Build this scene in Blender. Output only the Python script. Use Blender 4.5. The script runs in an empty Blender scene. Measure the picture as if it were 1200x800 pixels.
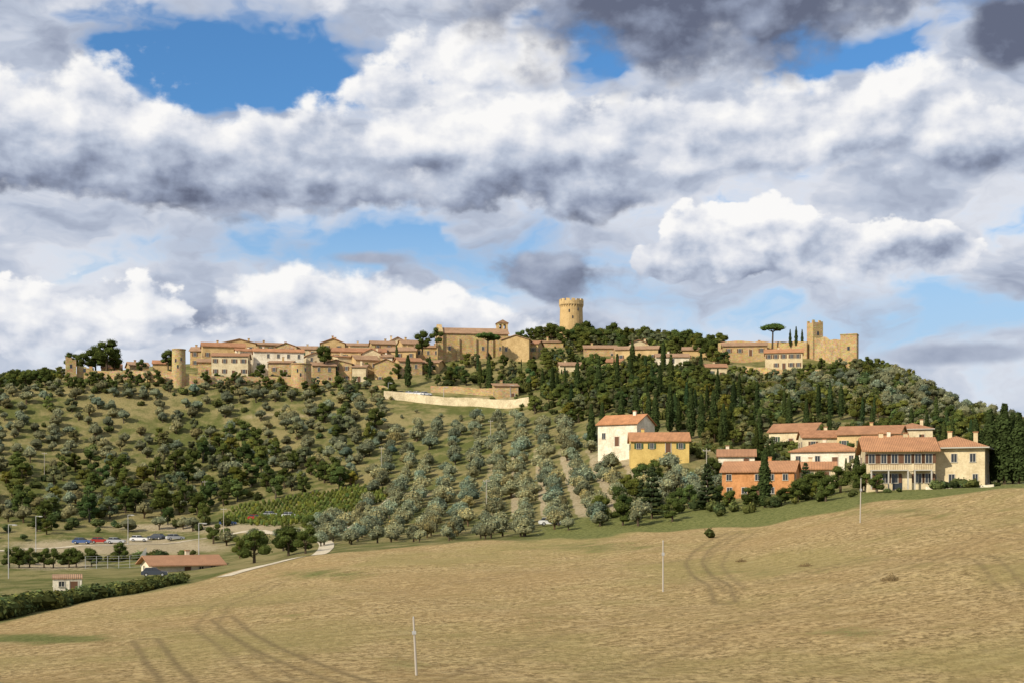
import bpy, math, random
import numpy as np
from mathutils import Vector
rng=np.random.default_rng(7); random.seed(7)
F=1648.0
scn=bpy.context.scene
# ---------------------------------------------------------------- materials
def newmat(name):
    m=bpy.data.materials.new(name); m.use_nodes=True
    nt=m.node_tree; nt.nodes.clear()
    out=nt.nodes.new('ShaderNodeOutputMaterial')
    return m,nt,out
class NB:
    def __init__(s,nt): s.nt=nt
    def n(s,t,**k):
        nd=s.nt.nodes.new(t)
        for a,b in k.items(): setattr(nd,a,b)
        return nd
    def put(s,inp,v):
        if v is None: return
        if isinstance(v,bpy.types.NodeSocket): s.nt.links.new(v,inp)
        else: inp.default_value=v
    def M(s,op,a,b=None,c=None,clamp=False):
        nd=s.n('ShaderNodeMath',operation=op,use_clamp=clamp)
        s.put(nd.inputs[0],a); s.put(nd.inputs[1],b); s.put(nd.inputs[2],c)
        return nd.outputs[0]
    def noise(s,vec,scale,detail=4,rough=.55,dim='3D'):
        nd=s.n('ShaderNodeTexNoise',noise_dimensions=dim)
        s.put(nd.inputs['Vector'],vec); nd.inputs['Scale'].default_value=scale
        nd.inputs['Detail'].default_value=detail; nd.inputs['Roughness'].default_value=rough
        return nd
    def mix(s,f,a,b,bt='MIX'):
        nd=s.n('ShaderNodeMix',data_type='RGBA',blend_type=bt)
        s.put(nd.inputs[0],f); s.put(nd.inputs[6],a); s.put(nd.inputs[7],b)
        return nd.outputs[2]
    def ss(s,x,a,b,lo=0.,hi=1.):
        nd=s.n('ShaderNodeMapRange',interpolation_type='SMOOTHSTEP')
        s.put(nd.inputs[0],x); nd.inputs[1].default_value=a; nd.inputs[2].default_value=b
        nd.inputs[3].default_value=lo; nd.inputs[4].default_value=hi
        return nd.outputs[0]
    def mapv(s,vec,scale,rot=(0,0,0)):
        nd=s.n('ShaderNodeMapping'); s.put(nd.inputs[0],vec); nd.inputs['Scale'].default_value=scale; nd.inputs['Rotation'].default_value=rot
        return nd.outputs[0]
def c4(c): return (c[0],c[1],c[2],1.)
def principled(b,col,rough=.9,spec=.2,bump=None,bd=.05):
    p=b.n('ShaderNodeBsdfPrincipled'); b.put(p.inputs['Base Color'],col)
    b.put(p.inputs['Roughness'],rough); p.inputs['Specular IOR Level'].default_value=spec
    if bump is not None:
        bn=b.n('ShaderNodeBump'); bn.inputs['Distance'].default_value=bd; bn.inputs['Strength'].default_value=1.
        b.put(bn.inputs['Height'],bump); b.put(p.inputs['Normal'],bn.outputs[0])
    return p
def mat_wall(name,col,stone=False):
    m,nt,out=newmat(name); b=NB(nt)
    tc=b.n('ShaderNodeTexCoord').outputs['Object']
    oi=b.n('ShaderNodeObjectInfo').outputs['Random']
    n1=b.noise(tc,.45,5,.6).outputs[0]; n2=b.noise(tc,3.,4,.6).outputs[0]
    v=b.M('ADD',b.M('MULTIPLY',n1,.7),b.M('MULTIPLY',n2,.5))
    f=b.ss(v,.4,.8)
    d=(col[0]*.66,col[1]*.62,col[2]*.56)
    c=b.mix(f,c4(d),c4((col[0]*1.1,col[1]*1.1,col[2]*1.08)))
    h=n2
    if stone:
        vo=b.n('ShaderNodeTexVoronoi'); b.put(vo.inputs['Vector'],b.mapv(tc,(1,1,2))); vo.inputs['Scale'].default_value=1.4
        c=b.mix(.35,c,vo.outputs['Color'],'SOFT_LIGHT'); h=vo.outputs['Distance']
    c=b.mix(b.M('MULTIPLY',oi,.45),c,c4((col[0]*.78,col[1]*.70,col[2]*.55)))
    p=principled(b,c,.92,.1,h,.06 if stone else .01)
    nt.links.new(p.outputs[0],out.inputs[0]); return m
def mat_plain(name,col,rough=.6,spec=.3,metal=0):
    m,nt,out=newmat(name); b=NB(nt)
    tc=b.n('ShaderNodeTexCoord').outputs['Object']
    n=b.noise(tc,2.5,3).outputs[0]
    c=b.mix(n,c4([x*.85 for x in col]),c4([min(1,x*1.12) for x in col]))
    p=principled(b,c,rough,spec); p.inputs['Metallic'].default_value=metal
    nt.links.new(p.outputs[0],out.inputs[0]); return m
def mat_roof(name,col):
    m,nt,out=newmat(name); b=NB(nt)
    tc=b.n('ShaderNodeTexCoord').outputs['Object']; oi=b.n('ShaderNodeObjectInfo').outputs['Random']
    w=b.n('ShaderNodeTexWave',wave_type='BANDS',bands_direction='X'); b.put(w.inputs[0],tc); w.inputs['Scale'].default_value=1.1
    w.inputs['Distortion'].default_value=.4
    n1=b.noise(tc,.5,4).outputs[0]; n2=b.noise(tc,4.,3,.7).outputs[0]
    v=b.M('ADD',b.M('MULTIPLY',n1,.6),b.M('MULTIPLY',n2,.55))
    c=b.mix(b.ss(v,.38,.78),c4((col[0]*.6,col[1]*.58,col[2]*.56)),c4((col[0]*1.15,col[1]*1.15,col[2]*1.15)))
    c=b.mix(b.M('MULTIPLY',w.outputs[1],.35),c,c4([x*.55 for x in col]))
    c=b.mix(b.M('MULTIPLY',oi,.5),c,c4((.33,.20,.12)))
    p=principled(b,c,.9,.1,w.outputs[1],.08)
    nt.links.new(p.outputs[0],out.inputs[0]); return m
MW={'stone':mat_wall('rubble_stone',(.50,.37,.20),True),'ochre':mat_wall('ochre_plaster',(.60,.44,.23)),
    'cream':mat_wall('cream_plaster',(.70,.60,.41)),'white':mat_wall('white_plaster',(.80,.74,.61)),
    'yellow':mat_wall('yellow_plaster',(.70,.53,.20)),'orange':mat_wall('orange_plaster',(.58,.28,.12)),
    'dstone':mat_wall('dark_stone',(.30,.23,.14),True)}
MR=[mat_roof('terracotta_tiles',(.47,.23,.12)),mat_roof('weathered_tiles',(.44,.28,.17)),mat_roof('orange_tiles',(.60,.28,.13))]
GLASS=mat_plain('window_glass',(.03,.035,.04),.15,.5)
FRAME=mat_plain('window_surround',(.5,.46,.38),.8,.2)
SHUT=mat_plain('brown_shutter',(.14,.07,.04),.7,.2)
SHUTG=mat_plain('green_shutter',(.05,.09,.05),.7,.2)
METAL=mat_plain('galvanised_metal',(.45,.45,.44),.5,.5,.3)
WOODP=mat_plain('grey_wood',(.42,.38,.32),.9,.1)
RUB=mat_plain('rubber',(.02,.02,.02),.8,.2)
CONC=mat_plain('concrete',(.45,.42,.36),.9,.1)
m,nt,out=newmat('foliage'); b=NB(nt)
at=b.n('ShaderNodeAttribute',attribute_name='col'); 
df=b.n('ShaderNodeBsdfDiffuse'); b.put(df.inputs[0],at.outputs[0])
tr=b.n('ShaderNodeBsdfTranslucent'); b.put(tr.inputs[0],at.outputs[0])
mx=b.n('ShaderNodeMixShader'); mx.inputs[0].default_value=.25
nt.links.new(df.outputs[0],mx.inputs[1]); nt.links.new(tr.outputs[0],mx.inputs[2]); nt.links.new(mx.outputs[0],out.inputs[0])
FOL=m
# ---------------------------------------------------------------- terrain
near=[(0,-1.7),(20,-3.6),(40,-6.2),(85,-10.6)]
cols={
-250:[(160,748),(230,700),(300,665),(350,645),(400,610),(440,570),(480,530),(520,500),(560,500),(700,600)],
0:[(170,730),(200,712),(230,694),(265,676),(300,660),(350,640),(385,615),(410,590),(440,545),(465,505),(485,470),(500,453),(515,450),(560,447),(620,470),(760,620)],
200:[(200,686),(235,676),(270,668),(300,655),(350,634),(385,612),(410,588),(440,545),(465,502),(482,462),(492,444),(505,440),(520,436),(560,425),(620,450),(760,620)],
400:[(225,645),(250,640),(300,628),(340,612),(370,590),(400,560),(430,528),(455,492),(473,464),(487,450),(500,447),(530,430),(560,420),(620,450),(760,620)],
600:[(230,634),(260,622),(300,602),(340,575),(370,550),(400,525),(430,500),(460,478),(480,462),(500,440),(520,418),(540,400),(570,390),(620,410),(760,600)],
750:[(225,624),(260,600),(290,570),(320,535),(345,515),(375,495),(410,470),(440,448),(470,432),(500,420),(540,404),(570,402),(620,420),(760,600)],
900:[(218,612),(245,590),(270,576),(300,556),(330,530),(350,515),(380,490),(420,464),(450,448),(475,438),(510,418),(550,414),(620,440),(760,600)],
1000:[(212,592),(240,576),(270,562),(300,540),(330,518),(360,495),(400,470),(440,443),(465,430),(490,422),(520,420),(600,450),(760,600)],
1050:[(210,585),(245,572),(280,556),(310,535),(350,508),(390,483),(430,455),(460,438),(490,435),(560,460),(760,620)],
1100:[(207,578),(245,571),(280,558),(310,542),(350,520),(390,500),(430,478),(460,464),(490,464),(560,490),(760,620)],
1200:[(200,566),(245,568),(280,562),(310,550),(350,532),(390,518),(430,505),(460,497),(490,499),(560,530),(760,640)],
1450:[(200,560),(245,565),(300,565),(350,560),(400,555),(450,560),(520,590),(760,640)]}
dth=math.radians(.25); TH=np.arange(-60,60.01,.25)*math.pi/180; RR=np.arange(0,1202,2.)
cth=[];cz=[]
for px in sorted(cols):
    th=math.atan((px-600)/F); ct=math.cos(th)
    pr=[a for a,_ in near]; pz=[q for _,q in near]
    for r,y in cols[px]: pr.append(r); pz.append((600-y)/F*r*ct)
    pr+=[1000,1200]; pz+=[-25,-30]
    cth.append(th); cz.append(np.interp(RR,pr,pz))
flat=np.interp(RR,[0,20,40,85,300,1000,1200],[-1.7,-3.6,-6.2,-10,-12,-25,-30])
cth=[-math.radians(42)]+cth+[math.radians(50)]; cz=[flat]+cz+[flat]
cz=np.array(cz); Z=np.empty((len(TH),len(RR)))
for j in range(len(RR)): Z[:,j]=np.interp(TH,cth,cz[:,j])
def gsm(A,ax,sig):
    k=int(3*sig)+1; w=np.exp(-.5*(np.arange(-k,k+1)/sig)**2); w/=w.sum()
    pad=[(0,0),(0,0)]; pad[ax]=(k,k); P=np.pad(A,pad,mode='edge'); o=np.zeros_like(A)
    for i,ww in enumerate(w): o+=ww*(P[i:i+A.shape[0],:] if ax==0 else P[:,i:i+A.shape[1]])
    return o
Z=gsm(gsm(Z,1,2.6),0,4.)
def height(X,Y):
    X=np.asarray(X,float);Y=np.asarray(Y,float)
    r=np.hypot(X,Y); th=np.arctan2(X,Y)
    fi=np.clip((th-TH[0])/dth,0,len(TH)-1.001); fj=np.clip(r/2.,0,len(RR)-1.001)
    i=fi.astype(int); j=fj.astype(int); a=fi-i; c=fj-j
    z=Z[i,j]*(1-a)*(1-c)+Z[i+1,j]*a*(1-c)+Z[i,j+1]*(1-a)*c+Z[i+1,j+1]*a*c
    u=(np.sin(X*.11+1.3*np.sin(Y*.05))*np.sin(Y*.13+X*.03)+.5*np.sin(X*.31+2)*np.sin(Y*.27+X*.12))
    w=np.clip((r-40)/100,0,1)*np.clip((900-r)/300,0,1)
    return z+u*.22*w*np.where(r>290,2.2,1.)
def pos(px,r):
    th=math.atan((px-600)/F); return r*math.sin(th),r*math.cos(th)
def survey(X,Y):
    z=height(X,Y); px=600+F*X/Y; return px,np.hypot(X,Y),600-z/Y*F
EP=[-250,0,200,400,600,750,900,1000,1100,1200,1450]; ER=[160,170,200,225,230,225,218,212,207,200,200]
def edge(px): return np.interp(px,EP,ER)
ths=np.radians(np.concatenate([np.arange(-180,-24,4),np.arange(-24,24.01,.1),np.arange(28,180,4)]))
rad=np.concatenate([[.01],np.arange(2,80,4),np.arange(80,245,1.),np.arange(245,600,2.5),np.arange(600,1200,15),np.geomspace(1200,14000,14)])
T,R=np.meshgrid(ths,rad,indexing='ij'); X=R*np.sin(T); Y=R*np.cos(T); ZZ=height(X,Y)
def quads_mesh(name,verts,quads,smooth=False):
    me=bpy.data.meshes.new(name); n=len(verts); q=len(quads)
    me.vertices.add(n); me.vertices.foreach_set('co',np.ascontiguousarray(verts,dtype=np.float32).ravel())
    me.loops.add(q*4); me.loops.foreach_set('vertex_index',np.ascontiguousarray(quads,dtype=np.int32).ravel())
    me.polygons.add(q); me.polygons.foreach_set('loop_start',np.arange(0,q*4,4,dtype=np.int32))
    if smooth: me.polygons.foreach_set('use_smooth',np.ones(q,dtype=bool))
    me.update(calc_edges=True)
    return me
nt_,nr=T.shape
V=np.stack([X,Y,ZZ],-1).reshape(-1,3)
ii,jj=np.meshgrid(np.arange(nt_),np.arange(nr-1),indexing='ij')
i2=(ii+1)%nt_
Q=np.stack([ii*nr+jj,i2*nr+jj,i2*nr+jj+1,ii*nr+jj+1],-1).reshape(-1,4)[:,::-1]
me=quads_mesh('ground',V,Q,smooth=True)
PX=600+F*np.where(np.abs(T)<1.2,np.tan(T),np.sign(T)*3); PY=600-ZZ/np.maximum(Y,1)*F
fe=edge(PX)
def sst(x,a,b2):
    t=np.clip((x-a)/(b2-a),0,1); return t*t*(3-2*t)
def gz(x0,y0,sx,sy): return np.exp(-((PX-x0)/sx)**2-((PY-y0)/sy)**2)
wob=3*np.sin(X*.21)+2*np.sin(X*.53+1)
field=1-sst(R+wob,fe-2,fe+3)
back=(np.abs(T)>math.radians(40)); field=np.where(back,.3,field)
green=np.zeros_like(R)
green+=sst(R+wob,fe-7,fe+3)*(1-sst(R,fe+28,fe+50))*sst(PX,580,680)
green+=.8*gz(40,748,110,7)*(R<fe)+.55*gz(380,672,90,9)*(R<fe)+.5*gz(700,640,160,10)*(R<fe)+.45*gz(480,780,70,10)+.45*gz(1050,600,160,10)*(R<fe)+.36*gz(900,670,200,9)+.36*gz(300,720,120,8)+.36*gz(1000,740,150,9)+.32*gz(650,720,120,8)
green+=.35*(1-field)*sst(PX,-100,0)*(1-sst(PX,250,330))*(PY>640)
green=np.clip(green,0,1)
bare=np.zeros_like(R)
bare+=(1-field)*(R<600)*np.clip(gz(140,640,120,9)*1.4+gz(60,662,60,6)+gz(240,618,120,6),0,1)
rowm=(R>235)*(R<420)*sst(PX,520,620)*(1-sst(PX,735,780))*sst(PY,515,540)*(1-sst(PY,600,612))
bare+=rowm*.75*(np.sin(X*2*math.pi/6.4+.4)>-.1)
bare+=(R>300)*.8*np.clip(gz(470,580,60,5)+gz(560,468,90,5)*.8+gz(200,510,160,3)*.5+gz(330,487,110,3)*.7,0,1)
bare=np.clip(bare,0,1)
trk=np.zeros_like(R)
def track(pts,w=.32,gauge=1.9,amt=1.):
    global trk
    P=np.array([(*pos(p,r),) for p,r in pts]); 
    t=np.linspace(0,1,len(P)); tt=np.linspace(0,1,60)
    C=np.stack([np.interp(tt,t,P[:,0]),np.interp(tt,t,P[:,1])],1)
    for _ in range(8): C[1:-1]=(C[:-2]+2*C[1:-1]+C[2:])/4
    sel=np.where((R<240)&(R>60)&(np.abs(T)<.45)); xs=X[sel];ys=Y[sel]
    dm=np.full(xs.shape,1e9)
    for k in range(len(C)-1):
        a=C[k];d=C[k+1]-a;L=(d**2).sum(); u=np.clip(((xs-a[0])*d[0]+(ys-a[1])*d[1])/L,0,1)
        dm=np.minimum(dm,np.hypot(xs-a[0]-u*d[0],ys-a[1]-u*d[1]))
    v=np.exp(-((dm-gauge/2)/w)**2)*amt
    trk[sel]=np.maximum(trk[sel],v)
track([(860,206),(825,185),(812,165),(822,152),(842,140),(850,128)])
track([(880,204),(848,180),(835,160),(860,135)],amt=.7)
track([(170,120),(185,105),(205,92),(215,80)]); track([(260,135),(300,110),(360,95),(420,85)],amt=1.)
track([(150,165),(300,145),(480,150),(640,170),(800,170)],amt=.6)
track([(330,180),(260,150),(240,128),(280,105),(330,88)],amt=.7)
track([(1190,120),(1150,140),(1020,150),(900,140)],amt=.7); track([(1195,150),(1120,165),(1000,170)],amt=.5)
track([(700,88),(850,110),(1010,130),(1180,160)],amt=.6); track([(520,84),(640,110),(760,120),(840,128)],amt=.5)
a=me.color_attributes.new('zone','FLOAT_COLOR','POINT')
A=np.stack([field,green,bare,trk],-1).reshape(-1,4).astype(np.float32); a.data.foreach_set('color',A.ravel())
m,nt,out=newmat('ground_earth_grass_stubble'); b=NB(nt)
tc=b.n('ShaderNodeTexCoord').outputs['Object']
at=b.n('ShaderNodeAttribute',attribute_name='zone'); sp=b.n('ShaderNodeSeparateColor'); b.put(sp.inputs[0],at.outputs[0])
nf=b.noise(tc,1.8,6,.78).outputs[0]; nm=b.noise(tc,.22,5,.62).outputs[0]; nl=b.noise(tc,.035,5,.6).outputs[0]
ns=b.noise(b.mapv(tc,(.5,1.,1.)),.8,4,.7).outputs[0]
wv=b.n('ShaderNodeTexWave',wave_type='BANDS',bands_direction='X'); b.put(wv.inputs[0],b.mapv(tc,(1,1,1),(0,0,math.radians(62)))); wv.inputs['Scale'].default_value=.12; wv.inputs['Distortion'].default_value=5; wv.inputs['Detail'].default_value=3; wv.inputs['Detail Scale'].default_value=.3
straw=b.mix(b.ss(nf,.39,.59),c4((.19,.13,.055)),c4((.60,.445,.215)))
straw=b.mix(b.ss(nm,.38,.68),straw,b.mix(.45,straw,c4((.36,.26,.105))))
straw=b.mix(b.M('MULTIPLY',b.ss(ns,.5,.68),.45),straw,c4((.62,.48,.25)))
straw=b.mix(b.M('MULTIPLY',b.ss(nl,.47,.62),.55),straw,c4((.32,.27,.10)))
straw=b.mix(b.M('MULTIPLY',b.ss(nl,.5,.34),.35),straw,c4((.38,.25,.11)))
straw=b.mix(b.M('MULTIPLY',b.M('MULTIPLY',b.ss(nm,.54,.7),b.ss(nf,.48,.6)),.75),straw,c4((.14,.15,.045)))
straw=b.mix(b.M('MULTIPLY',b.ss(wv.outputs[1],.5,1.),.25),straw,c4((.24,.17,.075)))
hilln=b.M('ADD',b.M('MULTIPLY',nm,.6),b.M('MULTIPLY',nl,.5))
hill=b.mix(b.ss(hilln,.45,.64),c4((.105,.118,.034)),c4((.27,.225,.10)))
hill=b.mix(b.ss(nf,.48,.72),hill,c4((.16,.14,.055)))
grs=b.mix(b.ss(nf,.35,.65),c4((.085,.105,.028)),c4((.25,.245,.085)))
tan=b.mix(b.ss(nf,.35,.65),c4((.30,.235,.135)),c4((.46,.385,.25)))
def msk(s): return b.ss(b.M('ADD',s,b.M('MULTIPLY',b.M('SUBTRACT',b.M('ADD',b.M('MULTIPLY',nf,.5),b.M('MULTIPLY',nm,.5)),.5),1.6)),.25,.75)
c=b.mix(sp.outputs[0],hill,straw)
c=b.mix(msk(sp.outputs[1]),c,grs); c=b.mix(msk(sp.outputs[2]),c,tan)
c=b.mix(b.M('MULTIPLY',at.outputs['Alpha'],.65),c,c4((.19,.14,.07)))
p=principled(b,c,.95,.05,b.M('ADD',nf,nm),.45)
nt.links.new(p.outputs[0],out.inputs[0])
me.materials.append(m)
g=bpy.data.objects.new('ground',me); scn.collection.objects.link(g)
# ---------------------------------------------------------------- mesh builder
class MB:
    def __init__(s): s.v=[];s.f=[];s.m=[];s.mats=[]
    def mi(s,mat):
        if mat not in s.mats: s.mats.append(mat)
        return s.mats.index(mat)
    def poly(s,pts,mat):
        k=len(s.v); s.v+= [tuple(p) for p in pts]; s.f.append(tuple(range(k,k+len(pts)))); s.m.append(s.mi(mat))
    def box(s,x0,x1,y0,y1,z0,z1,mat):
        k=len(s.v); s.v+=[(x0,y0,z0),(x1,y0,z0),(x1,y1,z0),(x0,y1,z0),(x0,y0,z1),(x1,y0,z1),(x1,y1,z1),(x0,y1,z1)]
        for q in ((3,2,1,0),(4,5,6,7),(0,1,5,4),(1,2,6,5),(2,3,7,6),(3,0,4,7)):
            s.f.append(tuple(k+i for i in q)); s.m.append(s.mi(mat))
    def prism(s,prof,y0,y1,mat,ax='y'):
        k=len(s.v);n=len(prof)
        for yy in (y0,y1):
            for a_,z_ in prof: s.v.append((a_,yy,z_) if ax=='y' else (yy,a_,z_))
        mi=s.mi(mat)
        s.f.append(tuple(range(k,k+n))); s.m.append(mi); s.f.append(tuple(range(k+2*n-1,k+n-1,-1))); s.m.append(mi)
        for i in range(n):
            j=(i+1)%n; s.f.append((k+j,k+i,k+n+i,k+n+j)); s.m.append(mi)
    def cyl(s,cx,cy,z0,z1,r0,r1,n,mat,cap=True):
        k=len(s.v)
        for i in range(n):
            a_=2*math.pi*i/n; s.v.append((cx+r0*math.cos(a_),cy+r0*math.sin(a_),z0))
        for i in range(n):
            a_=2*math.pi*i/n; s.v.append((cx+r1*math.cos(a_),cy+r1*math.sin(a_),z1))
        mi=s.mi(mat)
        for i in range(n):
            j=(i+1)%n; s.f.append((k+i,k+j,k+n+j,k+n+i)); s.m.append(mi)
        if cap: s.f.append(tuple(range(k+n,k+2*n))); s.m.append(mi)
    def obj(s,name,parent=None,loc=(0,0,0),yaw=0):
        me=bpy.data.meshes.new(name); me.from_pydata(s.v,[],s.f)
        for m_ in s.mats: me.materials.append(m_)
        me.polygons.foreach_set('material_index',s.m); me.update()
        import bmesh
        bm=bmesh.new(); bm.from_mesh(me); bmesh.ops.recalc_face_normals(bm,faces=bm.faces); bm.to_mesh(me); bm.free()
        o=bpy.data.objects.new(name,me); scn.collection.objects.link(o)
        if parent: o.parent=parent
        else: o.location=loc; o.rotation_euler=(0,0,yaw)
        return o
def empty(name,loc,yaw):
    e=bpy.data.objects.new(name,None); e.location=loc; e.rotation_euler=(0,0,yaw); scn.collection.objects.link(e); return e
FOOT=[]; VIEWB=[]
def winset(wb,face,w,d,x,z,ww,wh,shut,k=0):
    def bx(a0,a1,p0,p1,z0,z1,mat):
        if face=='f': wb.box(a0,a1,-d/2-p1,-d/2-p0,z0,z1,mat)
        elif face=='b': wb.box(a0,a1,d/2+p0,d/2+p1,z0,z1,mat)
        elif face=='l': wb.box(-w/2-p1,-w/2-p0,a0,a1,z0,z1,mat)
        else: wb.box(w/2+p0,w/2+p1,a0,a1,z0,z1,mat)
    bx(x-ww/2,x+ww/2,-.05,.02,z,z+wh,GLASS)
    t=.09
    bx(x-ww/2-t,x-ww/2,-.04,.08,z,z+wh,FRAME); bx(x+ww/2,x+ww/2+t,-.04,.08,z,z+wh,FRAME)
    bx(x-ww/2-t,x+ww/2+t,-.04,.083,z+wh,z+wh+t,FRAME); bx(x-ww/2-.15,x+ww/2+.15,-.04,.14,z-t,z,FRAME)
    bx(x-.03,x+.03,-.03,.04,z,z+wh,FRAME)
    if shut is not None:
        bx(x-ww/2-.15-ww*.48,x-ww/2-.12,.02,.07,z,z+wh,shut); bx(x+ww/2+.12,x+ww/2+.15+ww*.48,.02,.07,z,z+wh,shut)
def house(name,x1,x2,ye,yb,r,depth=8,roof='gx',rh=1.6,wall='stone',rmat=0,yaw=0,floors=None,cols_=None,shut='auto',chim=1,found=7,over=.45,front_door=True,bigw=1.):
    px=(x1+x2)/2; X0,Y0=pos(px,r+depth/2); Yf=pos(px,r)[1]
    w=(x2-x1)/F*Yf; z=(600-yb)/F*Yf; h=(yb-ye)/F*Yf
    th=-math.atan((px-600)/F)
    yawr=th+math.radians(yaw)
    e=empty(name,(X0,Y0,z),yawr); FOOT.append((X0,Y0,max(w,depth)*.5)); VIEWB.append((x1,x2,r,z))
    W=MB(); wm=MW[wall]; rm=MR[rmat]; d=depth
    if roof=='gx':
        W.prism([(-d/2,-found),(d/2,-found),(d/2,h),(0,h+rh),(-d/2,h)],-w/2,w/2,wm,'x')
        s_=rh/(d/2); t=.22; D=d/2+over; zo=h-over*s_
        rb=MB(); rb.prism([(-D,zo+.02),(0,h+rh+.02),(D,zo+.02),(D,zo+t),(0,h+rh+t+.02),(-D,zo+t)],-w/2-over,w/2+over,rm,'x')
    elif roof=='gy':
        W.prism([(-w/2,-found),(w/2,-found),(w/2,h),(0,h+rh),(-w/2,h)],-d/2,d/2,wm,'y')
        s_=rh/(w/2); t=.22; D=w/2+over; zo=h-over*s_
        rb=MB(); rb.prism([(-D,zo+.02),(0,h+rh+.02),(D,zo+.02),(D,zo+t),(0,h+rh+t+.02),(-D,zo+t)],-d/2-over,d/2+over,rm,'y')
    elif roof=='hip':
        W.box(-w/2,w/2,-d/2,d/2,-found,h,wm)
        rb=MB(); a_=w/2+over;c_=d/2+over;t=.2; m_=min(a_,c_); rx=a_-m_; ry=c_-m_
        z0=h+.01;z1=z0+t
        rb.box(-a_,a_,-c_,c_,z0,z1,CONC if wall=='cream' else rm)
        A_=(-a_,-c_,z1+.01);B_=(a_,-c_,z1+.01);C_=(a_,c_,z1+.01);D_=(-a_,c_,z1+.01)
        if rx>=ry: p=(-rx,0,z1+rh);q=(rx,0,z1+rh); rb.poly([A_,B_,q,p],rm);rb.poly([B_,C_,q],rm);rb.poly([C_,D_,p,q],rm);rb.poly([D_,A_,p],rm)
        else: p=(0,-ry,z1+rh);q=(0,ry,z1+rh); rb.poly([A_,B_,p],rm);rb.poly([B_,C_,q,p],rm);rb.poly([C_,D_,q],rm);rb.poly([D_,A_,p,q],rm)
    elif roof=='shed':
        W.prism([(-d/2,-found),(d/2,-found),(d/2,h+rh),(-d/2,h)],-w/2,w/2,wm,'x')
        s_=rh/d; D=d/2+over; rb=MB(); rb.prism([(-D,h-over*s_+.02),(D,h+rh+over*s_+.02),(D,h+rh+over*s_+.24),(-D,h-over*s_+.24)],-w/2-over,w/2+over,rm,'x')
    W.obj('walls',e); 
    if chim:
        for k in range(chim):
            cx=random.uniform(-w*.35,w*.35); cy=random.uniform(-.1,.25)*d
            rb.box(cx-.35,cx+.35,cy-.3,cy+.3,h,h+rh+.9,wm); rb.box(cx-.45,cx+.45,cy-.4,cy+.4,h+rh+.9,h+rh+1.05,rm)
    rb.obj('roof',e)
    wb=MB(); fl=floors if floors else max(1,int(h/2.9)); 
    nc=cols_ if cols_ is not None else max(1,int(w/3.1))
    fh=h/fl
    sh=random.choice([SHUT,SHUTG,None,SHUT]) if shut=='auto' else shut
    for fi in range(fl):
        for ci in range(nc):
            if random.random()<.12: continue
            x=(-w/2+(ci+.5)*w/nc)+random.uniform(-.25,.25)
            if fi==0 and ci==nc//2 and front_door:
                wb.box(x-.55,x+.55,-d/2-.03,-d/2+.05,0,min(2.2,fh*.8),SHUT); wb.box(x-.7,x-.55,-d/2-.07,-d/2+.05,0,min(2.3,fh*.85),FRAME); wb.box(x+.55,x+.7,-d/2-.07,-d/2+.05,0,min(2.3,fh*.85),FRAME)
                continue
            wh=min(1.35,fh*.45)*bigw
            winset(wb,'f',w,d,x,fi*fh+fh*.34,random.choice([.75,.85,.9])*bigw,wh,sh)
        for fc in ('l','r'):
            ns_=max(1,int(d/3.6))
            for ci in range(ns_):
                if random.random()<.25: continue
                winset(wb,fc,w,d,-d/2+(ci+.5)*d/ns_,fi*fh+fh*.34,.85,min(1.3,fh*.45),sh)
    if wb.v: wb.obj('windows',e)
    return e,w,h,d
H=house
T_=[ (250,292,417,441,500,'gx','cream',0,0),(237,286,406,424,522,'gx','ochre',0,5),(297,355,412,434,506,'gx','white',2,-4),
(262,300,402,428,532,'gy','ochre',1,0),(316,343,425,440,498,'shed','stone',1,0),(365,392,428,449,498,'gx','stone',1,8),
(388,452,412,436,520,'gx','ochre',0,-3),(378,414,426,449,502,'gy','stone',1,-12),(413,441,421,447,508,'gx','ochre',1,10),
(440,467,426,450,500,'gy','stone',0,0),(434,462,403,430,538,'gx','stone',1,6),(452,490,411,434,524,'gx','ochre',1,-8),
(464,492,423,448,504,'gx','stone',0,14),(486,516,407,432,526,'gx','stone',1,0),(494,518,425,448,508,'gx','ochre',1,-10),
(352,386,431,446,512,'shed','ochre',1,0),(300,330,404,425,545,'gx','stone',1,12),(340,372,409,430,540,'gx','cream',1,-9),(376,404,402,424,548,'gy','ochre',0,4),
(404,436,405,422,552,'gx','cream',1,0),(468,500,403,424,550,'gx','ochre',1,9),(225,250,411,430,535,'gx','stone',1,-8),
(500,520,412,430,535,'gy','stone',0,5),(414,430,430,448,498,'shed','cream',1,0),(232,252,424,440,508,'gx','stone',1,6),
(150,172,428,442,515,'gx','stone',1,8),(180,200,426,440,520,'gx','ochre',0,-6),(392,410,418,430,512,'shed','cream',0,20),(326,350,406,425,528,'gy','stone',1,-5),
(276,296,411,430,516,'gx','white',0,10),(356,378,417,436,518,'gy','cream',2,6),(424,446,414,432,514,'gy','cream',0,-6),(446,460,418,440,512,'gx','white',1,4),(384,398,400,424,556,'hip','stone',0,0),(455,474,400,424,556,'gy','cream',0,0),(312,332,419,436,510,'gy','ochre',0,-8),(120,142,431,444,512,'gx','ochre',0,0)]
for x1,x2,ye,yb,r,rf,wl,rm,yw in T_:
    H(random.choice(['stone_town_house','village_house','tile_roofed_house']),x1,x2,ye,yb,r,depth=random.uniform(7,10),roof=rf,rh=random.uniform(1.1,1.9),wall=wl,rmat=rm,yaw=yw+random.uniform(-7,7))
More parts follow.
